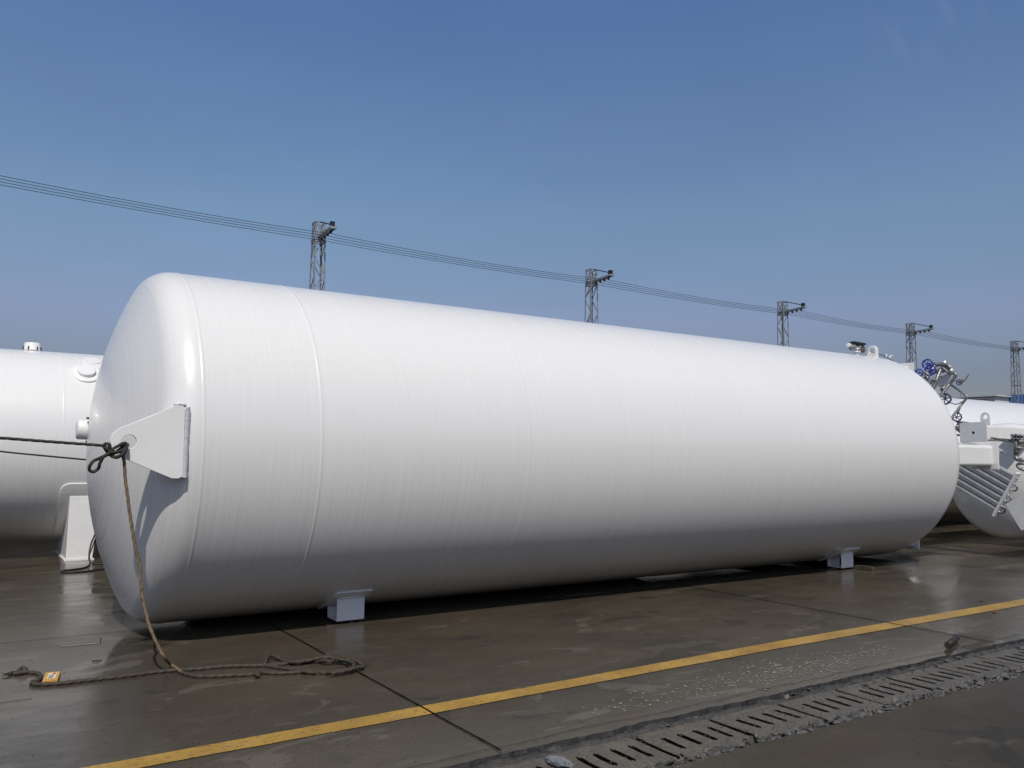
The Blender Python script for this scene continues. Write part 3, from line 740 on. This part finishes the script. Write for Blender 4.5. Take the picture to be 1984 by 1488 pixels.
# bright horizontal bars and valve between plate and head
# finned tubes
XF = 12.75
F = lambda px, py, x=XF: atx(px, py, x)
dirv = (F(1929, 993.5)-F(1851, 947)).normalized(); prp = Vector((1, 0, 0)).cross(dirv).normalized()
if prp.z < 0: prp = -prp
lowR = F(1929, 993.5)
coil = bpy.data.objects.new('finned_coil', None); COL.objects.link(coil); coil.parent = T4; coil.location = (0, 0, 0)
top_len = (F(1972, 922)-F(1930, 998)).length
for k in range(7):
    p1 = lowR + prp*(.045+top_len*.93*k/6.6); p0 = p1 - dirv*1.35
    m = MB(); m.cyl(p0, p1+dirv*.06, .016, 12)
    for j in range(4):
        a = PI*j/4+.2; v = prp*math.cos(a)+Vector((1, 0, 0))*math.sin(a)
        m.beam(p0+v*.0, p1, .0035, .092, up=v)
    m.build('finned_tube', BRIGHT, coil)
    if k < 6:
        q1 = p1+dirv*.06; q2 = q1+prp*(top_len*.93/6.6)
        if k % 2 == 0:
            mid = [q1+prp*((q2-q1).length*(.5-.5*math.cos(a)))+dirv*(.5*(q2-q1).length*math.sin(a)) for a in [PI*i/10 for i in range(11)]]
            MB().tube(mid, .016, 12).build('return_bend', STEEL, coil)
# back fins seen between the front ones
for k in range(6):
    p1 = lowR + prp*(.045+top_len*.93*(k+.5)/6.6)+Vector((.11, 0, 0)); p0 = p1-dirv*1.35
    m = MB(); m.cyl(p0, p1+dirv*.05, .016, 10)
    for j in range(4):
        a = PI*j/4+.2; v = prp*math.cos(a)+Vector((1, 0, 0))*math.sin(a); m.beam(p0, p1, .0035, .09, up=v)
    m.build('finned_tube', BRIGHT, coil)
a_, b_ = lowR-prp*.055+dirv*.01, lowR+prp*(top_len*1.02)+dirv*.01
MB().beam(a_, b_, .13, .04, up=dirv).build('coil_frame', GREYP, coil, bevel=.003)
# pipework at the far right of the vessel
B = lambda px, py, x=13.2: atx(px, py, x)
def p4(pts, r, name='pipe', mat=None): return pipe(pts, r, name, mat, parent=T4)
p4([B(1968, 858), B(1967, 885), B(1972, 891), B(1990, 891)], .034)
p4([B(1969, 848), B(1969, 880)], .040)
p4([B(1914, 847), B(1932, 850), B(1969, 858), B(1977, 859)], .018, mat=STEEL)
p4([B(1925, 851), B(1945, 850), B(1962, 853), B(1968, 853)], .010, 'tubing')
p4([B(1990, 899), B(1974, 898), B(1970, 902), B(1976, 908), B(1990, 913)], .024)
p4([B(1852, 843), B(1862, 843)], .020)
fl = MB()
for px, py in ((1965, 846), (1972, 846), (1979, 847)):
    p = B(px, py); fl.rev(p-Vector((0,0,.045)), (0, 0, 1), [(0, .055), (.02, .055), (.02, .03), (.06, .03), (.06, .055), (.08, .055)], 16)
    for k in range(6): a = k*PI/3; fl.cyl(p+Vector((.045*math.cos(a), .045*math.sin(a), -.055)), p+Vector((.045*math.cos(a), .045*math.sin(a), .05)), .007, 6)
fl.build('flange', STEEL, T4)
fl = MB()
for t in (0, .33, .66, 1): p = B(1858, 818).lerp(B(1874, 820), t); fl.rev(p-Vector((0,0,.05)), (0, .2, 1), [(0, .045), (.02, .045), (.02, .03), (.055, .025), (.055, .045), (.075, .02)], 12)
fl.build('flange', STEEL, T4)
valve(T4, B(1858, 830), (0, 1, .1), (0, -.2, -.3), .045, .05, STEEL, stem=.12)
p4([B(1851, 829), B(1868, 841)], .03)
valve(T4, B(1970, 868), (0, 0, 1), B(1984, 868)-B(1970, 868), .040, .065, STEEL, stem=.17)
MB().prism([B(1932, 867), B(1943, 873), B(1936, 884)], (.02, 0, 0)).build('gusset', GREYP, T4)
p4([B(1938, 876), B(1949, 877)], .010, 'tubing')

# ------------------------------------------------------------------ ropes
ROPE_D = simple('dark wet rope', (.030,.026,.020), .75, nz=.35, ns=60, bump=.003)
ROPE_L = simple('tan rope', (.16,.105,.055), .8, nz=.4, ns=50, bump=.003, var=(.24,.17,.095))
ROPE_G = simple('soiled rope', (.050,.038,.026), .75, nz=.4, ns=50, bump=.003)
def rope(m, pts, r, n=8, tw=95, step=.006):
    P = smooth_path(pts, n); Q = [P[0]]; acc = 0
    for a, b in zip(P, P[1:]):
        L = (b-a).length; 
        if L < 1e-6: continue
        t = step-acc
        while t <= L: Q.append(a.lerp(b, t/L)); t += step
        acc = (acc+L) % step
    return m.tube(Q, r, 12, lobes=3, twist=tw, depth=.20)
yk = -1.69
K = lambda px, py, y=yk: aty(px, py, y)
# taut line from out of frame to the knot, the knot and its free loop
m = MB()
rope(m, [K(-260, 836), K(-60, 845.5), K(0, 848.5), K(100, 856), K(198, 863)], .0095)
rope(m, [K(198, 863), K(206, 868, yk-.02), K(213, 875, yk-.02), K(212, 862, yk-.03), K(203, 861, yk-.02), K(205, 872, yk+.01), K(216, 880, yk)], .011)
rope(m, [K(216, 880), K(228, 874, yk-.01), K(239, 864, yk+.01), K(247, 860, yk+.06)], .011)
rope(m, [K(211, 876, yk-.02), K(222, 868, yk-.03), K(236, 860, yk-.02), K(243, 858, yk+.05)], .0105)
rope(m, [K(247, 861, yk+.05), K(243, 872, yk-.01), K(234, 882, yk-.02), K(224, 886, yk-.02), K(216, 883, yk-.02), K(213, 877, yk-.03)], .012)
rope(m, [K(214, 878, yk-.03), K(204, 883, yk-.02), K(192, 888, yk-.02), K(182, 893, yk-.01), K(174, 902, yk-.01), K(174, 911, yk), K(182, 914, yk), K(190, 908, yk), K(194, 897, yk-.02), K(199, 887, yk-.03), K(208, 880, yk-.04), K(218, 876, yk-.03), K(232, 875, yk-.02), K(243, 866, yk)], .0105)
tag(m.build('mooring_rope', ROPE_D), 'dark taut rope from the left edge, knotted through the lug eye with a loop', 'rope')
# hanging rope, then lying on the ground
m = MB()
hp = [(247,862,-1.63),(243,872,-1.66),(239,884,-1.655),(241,900,-1.655),(243,930,-1.655),(247,960,-1.66),(250,985,-1.66),(254,1010,-1.665),(257,1030,-1.665),(262,1060,-1.67),(269,1085,-1.67),(272,1105,-1.675),(272,1125,-1.68),(275,1150,-1.69),(279,1172,-1.71),(284,1194,-1.74),(290,1214,-1.765),(299,1236,-1.79),(309,1257,-1.81),(319,1274,-1.82)]
P = [K(a, b, y) for a, b, y in hp] + [atz(331, 1287, .03), atz(345, 1297, .02), atz(352, 1303, .013)]
rope(m, P, .0105)
o1 = m.build('hanging_rope', ROPE_L)
tag(o1, 'tan twisted rope hanging from the lug eye down to the wet ground', 'rope')
G = lambda px, py, z=.012: atz(px, py, z)
m = MB()
rope(m, [G(17,1306),G(24,1304),(G(33,1303)),G(38,1297,.03),G(44,1294,.04),G(50,1298,.03),G(45,1304),G(36,1302,.02),G(30,1306),G(46,1302,.02),G(60,1303),G(73,1305),G(79,1310),G(74,1318),G(63,1321),G(64,1325),G(80,1326),G(113,1324.5),G(161,1319),G(200,1314.5),G(242,1310),G(302,1302),G(349,1298),G(400,1294.5),G(430,1291.5),G(470,1290),G(509,1289.5),G(545,1287),G(560,1284.5),G(590,1280),G(612,1277,.03),G(632,1271,.03),G(646,1270,.03)], .0135)
rope(m, [G(352,1303),G(373,1309),G(400,1310.5),G(450,1308.5),G(490,1306.5),G(503,1303,.02),G(509,1303),G(541,1304.5),G(585,1302),G(602,1300),G(624,1303.5),G(645,1301),G(668,1298),G(690,1294),G(702,1290),G(700,1285),G(690,1281),G(670,1275,.03),G(655,1277,.03),G(640,1282,.03),G(632,1280,.035),G(610,1282),G(571,1284.5),G(525,1287.5)], .0125)
rope(m, [G(509,1290),G(514,1283,.02),G(517,1274,.03),G(525,1269.5,.03),G(534,1272,.03),G(549,1280,.02),G(570,1283,.03),G(596,1280,.03),G(618,1275,.04),G(640,1274,.045),G(660,1278,.045),G(676,1281,.03),G(686,1288,.03),G(676,1297,.03),G(655,1302,.02),G(640,1303,.02),G(622,1306,.0),G(604,1303,.02),G(590,1301.5,.02),G(561,1297),G(513,1289.5)], .0115)
rope(m, [G(652,1277,.05),G(662,1273,.045),G(676,1277,.04),G(694,1283,.035),G(704,1291,.02),G(690,1294,.035),G(672,1299,.035),G(640,1305,.03)], .0125)
rope(m, [G(500,1301,.02),G(497,1306,.03),G(503,1309,.02)], .013)
for k in range(10):
    a = random.uniform(0, 6.3); c = G(17, 1306, .012); m.tube([c, c+Vector((math.cos(a)*.03-.02, math.sin(a)*.025, random.uniform(-.006, .012)))], .0022, 5)
tag(m.build('coiled_rope', ROPE_G), 'soiled brown rope lying in loose loops on the ground, frayed end beside orange packet', 'rope')
# thin line behind the tank, and the black cable by the left tank's leg
m = MB(); a_ = aty(-120, 861, 3.0); b_ = aty(170, 891, 3.0)
m.tube([a_, a_.lerp(b_, .5)+Vector((0, 0, -.008)), b_, aty(171, 880, 3.2), aty(260, 870, 3.6)], .010, 8)
tag(m.build('thin_line', ROPE_D), 'thin dark line below the taut rope, passing behind the main tank', 'line')
m = MB(); m.tube(smooth_path([aty(190, 1010, 5.3), aty(184, 1035, 5.3), aty(177, 1052, 5.35), aty(173, 1070, 5.3), aty(173, 1083, 5.2), atz(174, 1092, .02), atz(166, 1099, .012), atz(145, 1103, .012), atz(121, 1106, .012), atz(124, 1109, .012), atz(165, 1107, .012), atz(215, 1101, .012), atz(330, 1092, .012)], 8), .012, 10)
m.tube(smooth_path([aty(186, 1040, 5.3), aty(176, 1068, 5.3), aty(172, 1082, 5.2), atz(178, 1091, .015), atz(196, 1092, .012), atz(300, 1086, .012)], 8), .009, 8)
tag(m.build('black_cable', BLACK), 'black cable trailing on the ground beside the left tank leg', 'cable')

# ------------------------------------------------------------------ small things on the ground
c = [atz(88.7,1303,.02), atz(117.5,1300.6,.02), atz(112,1315.5,.03), atz(81.7,1320,.03)]
PK = empty('packet', (sum(p.x for p in c)/4, sum(p.y for p in c)/4, 0), 'small orange cardboard packet lying on the wet ground beside the rope', 'packet')
ORG = simple('orange card', (.62,.33,.06), .5, nz=.1, ns=40)
MB().prism(c, (0, 0, -.022)).build('box', ORG, PK, bevel=.002)
def quad(u0, v0, u1, v1): 
    f = lambda u, v: (c[0]*(1-u)+c[1]*u)*(1-v)+(c[3]*(1-u)+c[2]*u)*v
    return [f(u0,v0)+Vector((0,0,.0015)), f(u1,v0)+Vector((0,0,.0015)), f(u1,v1)+Vector((0,0,.0015)), f(u0,v1)+Vector((0,0,.0015))]
LBL = simple('cream print', (.78,.70,.50), .5); RED = simple('red print', (.5,.06,.03), .5); GRY = simple('grey print', (.18,.19,.18), .5)
m = MB(); m.prism(quad(.25,.15,.80,.85), (0,0,.001)); m.build('label_panel', LBL, PK)
m = MB(); m.prism([p+Vector((0,0,.002)) for p in quad(.55,.2,.72,.36)], (0,0,.001)); m.build('red_mark', RED, PK)
m = MB()
for v in (.42,.54,.66,.76): m.prism([p+Vector((0,0,.002)) for p in quad(.32,v,.58+.1*(v*7 % 1),v+.05)], (0,0,.001))
m.build('print_lines', GRY, PK)
m = MB(); p = atz(1836, 1250, .03); q_ = atz(1853, 1236, .03); dd = (q_-p).normalized()
m.tube([p, q_], .026, 18); m.tube([p-dd*.001, p+dd*.004], .020, 14)
tag(m.build('pipe_stub', simple('rusty dark steel', (.045,.034,.028), .6, .4, nz=.4, ns=30, bump=.004)), 'short rusty pipe stub lying on the concrete above the drain at the right', 'pipe stub')
m = MB(); a_ = atz(1655, 1098, .03); b_ = atz(1692, 1102, .03); m.beam(a_+(a_-b_)*.5, b_, .08, .055)
tag(m.build('timber_block', simple('weathered timber', (.055,.046,.036), .75, nz=.4, ns=12, bump=.004), bevel=.006), 'weathered timber block on the ground beside the right support foot', 'timber')
m = MB(); chip(m, (1.62, -.72, .016), .05, .3); chip(m, (1.55, -.70, .012), .03, .4); chip(m, (1.69, -.72, .014), .03, .4); chip(m, (1.66, -.66, .014), .04, .4)
tag(m.build('packing_shim', STONE), 'flattened grey packing pieces under the left support foot', 'packing')
m = MB(); chip(m, (9.2, -.70, .014), .06, .3); chip(m, (9.1, -.66, .014), .06, .3)
tag(m.build('packing_shim', STONE), 'flat grey packing pieces under the right support foot', 'packing')
# crumpled foil by the drain
bm = bmesh.new(); bmesh.ops.create_icosphere(bm, subdivisions=4, radius=1)
for v in bm.verts:
    k = 1+.35*noise.noise(v.co*1.7)+.22*noise.noise(v.co*4.5)+.1*noise.noise(v.co*11); v.co = Vector((v.co.x*.045*k, v.co.y*.085*k, v.co.z*.016*k))
me = bpy.data.meshes.new('crumpled_foil'); bm.to_mesh(me); bm.free(); me.materials.append(simple('dull foil', (.28,.29,.30), .35, .55, nz=.3, ns=30))
fo = bpy.data.objects.new('crumpled_foil', me); COL.objects.link(fo); fo.location = (1.12, -4.70, -.005); fo.rotation_euler = (0, .05, .1)
tag(fo, 'crumpled grey foil lying over the gap between two drain covers', 'foil')
# leaves / scraps
def scrap(name, px, py, L, wd, mat, label, cat, ang=0):
    p = atz(px, py, .005); m = MB(); vs = []; n_ = 8
    for i in range(n_+1):
        t = i/n_; hw = wd*math.sin(PI*min(max(t, .06), .97))**.7; x = (t-.5)*L; z = .003+.003*math.sin(t*5)
        vs += [(x, -hw, z), (x, hw, z+.004)]
    ca, sa = math.cos(ang), math.sin(ang); vs = [(p.x+x*ca-y*sa, p.y+x*sa+y*ca, .003+z) for x, y, z in vs]
    m.add(vs, [(2*i, 2*i+2, 2*i+3, 2*i+1) for i in range(n_)]); o = m.build(name, mat)
    sm = o.modifiers.new('thick', 'SOLIDIFY'); sm.thickness = .0015; return tag(o, label, cat)
LR = simple('dry red leaf', (.22,.03,.025), .6); LB = simple('rotten leaf', (.03,.022,.018), .6)
scrap('fallen_leaf', 1925, 1186, .09, .02, LR, 'small dry red leaf on the ground below the yellow line at the right', 'leaf', .3)
scrap('fallen_leaf', 1900, 1164.5, .08, .018, LB, 'small dark leaf on the ground above the yellow line at the right', 'leaf', .1)
scrap('fallen_leaf', 188, 1281, .085, .014, LB, 'dark curled leaf on the wet ground left of the hanging rope', 'leaf', .5)
# shallow patch with a pale mortar edge left of the tank
m = MB(); q4 = [atz(119,1252,.005), atz(194,1245,.005), atz(195,1235,.005), atz(117,1241,.005)]
line_strip(q4[0].xy, q4[1].xy, .018, 'mortar_line', .005, .01, simple('pale mortar', (.30,.29,.27), .5, nz=.3, ns=30))
line_strip(q4[1].xy, q4[2].xy, .007, 'mortar_line', .0045, .004); line_strip(q4[2].xy, q4[3].xy, .004, 'mortar_line', .0045, .004)
# hand-sized pool of standing water etc. are part of the ground material

# ------------------------------------------------------------------ power line
HT = 12.0
poleP = [(11.58, 27.64), (27.59, 27.99), (44.0, 28.14), (59.17, 28.34), (75.31, 28.54)]
LB_ = ['nearest lattice steel mast, rising behind the left part of the main tank',
       'second lattice steel mast from the left, rising behind the middle of the main tank',
       'third lattice steel mast from the left, above the right part of the main tank',
       'fourth lattice steel mast, behind the pipework on the right end of the tank',
       'farthest lattice steel mast at the right edge, in front of the blue building']
def make_mast(x, PY, lab):
    T_ = empty('lattice_mast', (x, PY, 0), lab, 'mast', 'lattice masts of the power line')
    hw = lambda z: .23+.5*.028*(HT-z)
    for sx in (-1, 1):
        for sy in (-1, 1):
            m = MB(); a_ = (x+sx*hw(0), PY+sy*hw(0), 0); b_ = (x+sx*hw(HT), PY+sy*hw(HT), HT)
            m.angle(a_, b_, .066, .010, ((-sx, 0, 0), (0, -sy, 0))); m.build('leg', GALV, T_)
    m = MB(); z = HT-.85; k = 0
    zs = []
    while z > .2: zs.append(z); z -= .80*(1+.02*k); k += 1
    zs = [HT]+zs
    for i in range(len(zs)-1):
        z1, z0 = zs[i], zs[i+1]; a, b = hw(z1), hw(z0)
        for face in range(4):
            fl_ = 1 if (i+face) % 2 else -1
            if face in (0, 2):
                sy = -1 if face == 0 else 1
                m.angle((x+fl_*a, PY+sy*a, z1), (x-fl_*b, PY+sy*b, z0), .033, .007, ((0, -sy, 0), (0, 0, 1)))
            else:
                sx = -1 if face == 1 else 1
                m.angle((x+sx*a, PY+fl_*a, z1), (x+sx*b, PY-fl_*b, z0), .033, .007, ((-sx, 0, 0), (0, 0, 1)))
        if i == 0:
            for face in range(4):
                fl_ = -1 if (i+face) % 2 else 1
                if face in (0, 2):
                    sy = -1 if face == 0 else 1; m.beam((x+fl_*a, PY+sy*a, z1), (x-fl_*b, PY+sy*b, z0), .03, .03)
                else:
                    sx = -1 if face == 1 else 1; m.beam((x+sx*a, PY+fl_*a, z1), (x+sx*b, PY-fl_*b, z0), .03, .03)
    for z in (HT-.02, HT-.80, HT-.90, HT-3.9, HT-7.5):
        a = hw(z)
        for p_, q_ in (((-a,-a),(a,-a)), ((a,-a),(a,a)), ((a,a),(-a,a)), ((-a,a),(-a,-a))):
            m.beam((x+p_[0], PY+p_[1], z), (x+q_[0], PY+q_[1], z), .05, .05)
    m.build('lattice', GALV, T_)
    za = HT-.62; ytip = PY-1.75
    MB().beam((x-.1, PY+.25, za-.1), (x-.1, ytip, za+.02), .07, .10).beam((x+.1, PY+.25, za-.1), (x+.1, ytip, za+.02), .07, .10).beam((x-.16, ytip, za+.02), (x+.16, ytip, za+.02), .07, .10).build('cross_arm', GALV, T_)
    MB().beam((x, PY-.1, HT+.03), (x, ytip+.1, za+.16), .06, .05).box((x-.09, ytip+.02, za+.02), (x+.09, ytip+.2, za+.3)).build('tie_rod', DARKST, T_)
    for y in [PY-.43-.35*k_ for k_ in range(4)]:
        zi = za-.1+.12*(PY-y)/1.75
        MB().rev((x, y, zi), (0, 0, -1), [(0, .02), (.05, .02), (.05, .06), (.09, .045), (.1, .07), (.14, .05), (.15, .075), (.19, .03)], 12).build('insulator', CERAM, T_)
for (x, y_), lab in zip(poleP, LB_): make_mast(x, y_, lab)
wl = ['lowest of the four thin overhead wires strung between the masts', 'third of the four overhead wires counted from the top',
      'second of the four overhead wires counted from the top', 'topmost of the four thin overhead wires strung between the masts']
sup = [(-4.6, 26.2)]+poleP+[(91.4, 28.7)]
for k_, lab in enumerate(wl):
    off = -.43-.35*k_; m = MB(); pts = []; zi = HT-.62-.1+.12*(-off)/1.75-.2
    for a, b in zip(sup, sup[1:]):
        for i in range(16):
            t = i/16; pts.append((a[0]+(b[0]-a[0])*t, a[1]+(b[1]-a[1])*t+off, zi-(.11+.02*k_)*4*t*(1-t)))
    pts.append((sup[-1][0], sup[-1][1]+off, zi)); m.tube(pts, .0105, 6)
    tag(m.build('overhead_wire', WIRE), lab, 'wire', 'overhead wires of the power line')

# ------------------------------------------------------------------ far building, blue fascia over pale wall
BW = simple('pale cladding', (.55,.56,.56), .6, nz=.05, ns=1); BB = simple('blue cladding', (.045,.16,.40), .5, nz=.08, ns=1)
XB = 118.0
Bd = empty('factory_building', (XB, 40, 0), 'pale factory building with a blue fascia on the skyline at the far right', 'building')
D = lambda px, py, x=XB: atx(px, py, x)
yr = D(1927, 770).y; zt = D(1927, 768).z
MB().box((XB, -20, 0), (XB+30, yr, zt-1.6)).build('wall', BW, Bd)
MB().box((XB-.4, -20.3, zt-1.6), (XB+30, yr+.2, zt+.05)).build('blue_fascia', BB, Bd)
MB().box((XB-.7, -20.5, zt-2.35), (XB+30, yr-.3, zt-1.6)).build('canopy_edge', BW, Bd)
m = MB(); y = yr-2
wz0 = zt-5.2
while y > -15:
    MB().box((XB-.05, y-2.6, wz0), (XB+.2, y, zt-3.0)).build('window', simple('dark glass', (.03,.04,.05), .15) if 'dark glass' not in bpy.data.materials else bpy.data.materials['dark glass'], Bd)
    y -= 3.4
B2 = empty('low_building', (XB-8, 62, 0), 'low off-white building left of the blue fascia on the skyline', 'building')
E_ = lambda px, py: atx(px, py, XB-4)
y1 = E_(1928, 770).y; y0 = E_(1872, 770).y
za_, zb_ = E_(1872, 771).z, E_(1925, 765.5).z
MB().box((XB-4, y1, 0), (XB+14, y0+14, E_(1900, 769).z)).build('wall', simple('off white render', (.60,.60,.57), .7, nz=.05, ns=1), B2)
MB().box((XB-4.4, y1-.4, E_(1900, 769).z), (XB+14, y0+14, E_(1900, 766.8).z)).build('parapet', BW, B2)
MB().box((XB-4.2, y1+1, E_(1900, 773.4).z), (XB-4, y0+10, E_(1900, 772).z)).build('ledge', GREYP, B2)
m = MB()
for k in range(8): yy = y1+2+k*3.1; m.cyl((XB-3, yy, E_(1900, 767).z), (XB-3, yy, E_(1900, 767).z+.5+.3*(k % 2)), .08, 6)
m.build('roof_vent', GALV, B2)

# unseen hall shape added to keep low sky light off the tank flanks
HL = empty('sky_blocker', (4, -34, 0), 'long grey hall-shaped blocker behind the camera, added to cut low sky light', 'building')
MB().box((-45, -50, 0), (55, -32, 4.8)).build('wall', simple('grey cladding', (.22,.205,.185), .7, nz=.08, ns=1), HL)
MB().box((-45.5, -50.5, 4.8), (55.5, -31.5, 5.3)).build('blocker_top', simple('dark blocker top', (.10,.10,.105), .6), HL)
for k in range(7): MB().box((-38+k*13, -32.05, .1), (-32.5+k*13, -31.9, 4.2)).build('blocker_door', simple('blocker door', (.14,.16,.19), .5) if not k else bpy.data.materials['blocker door'], HL)
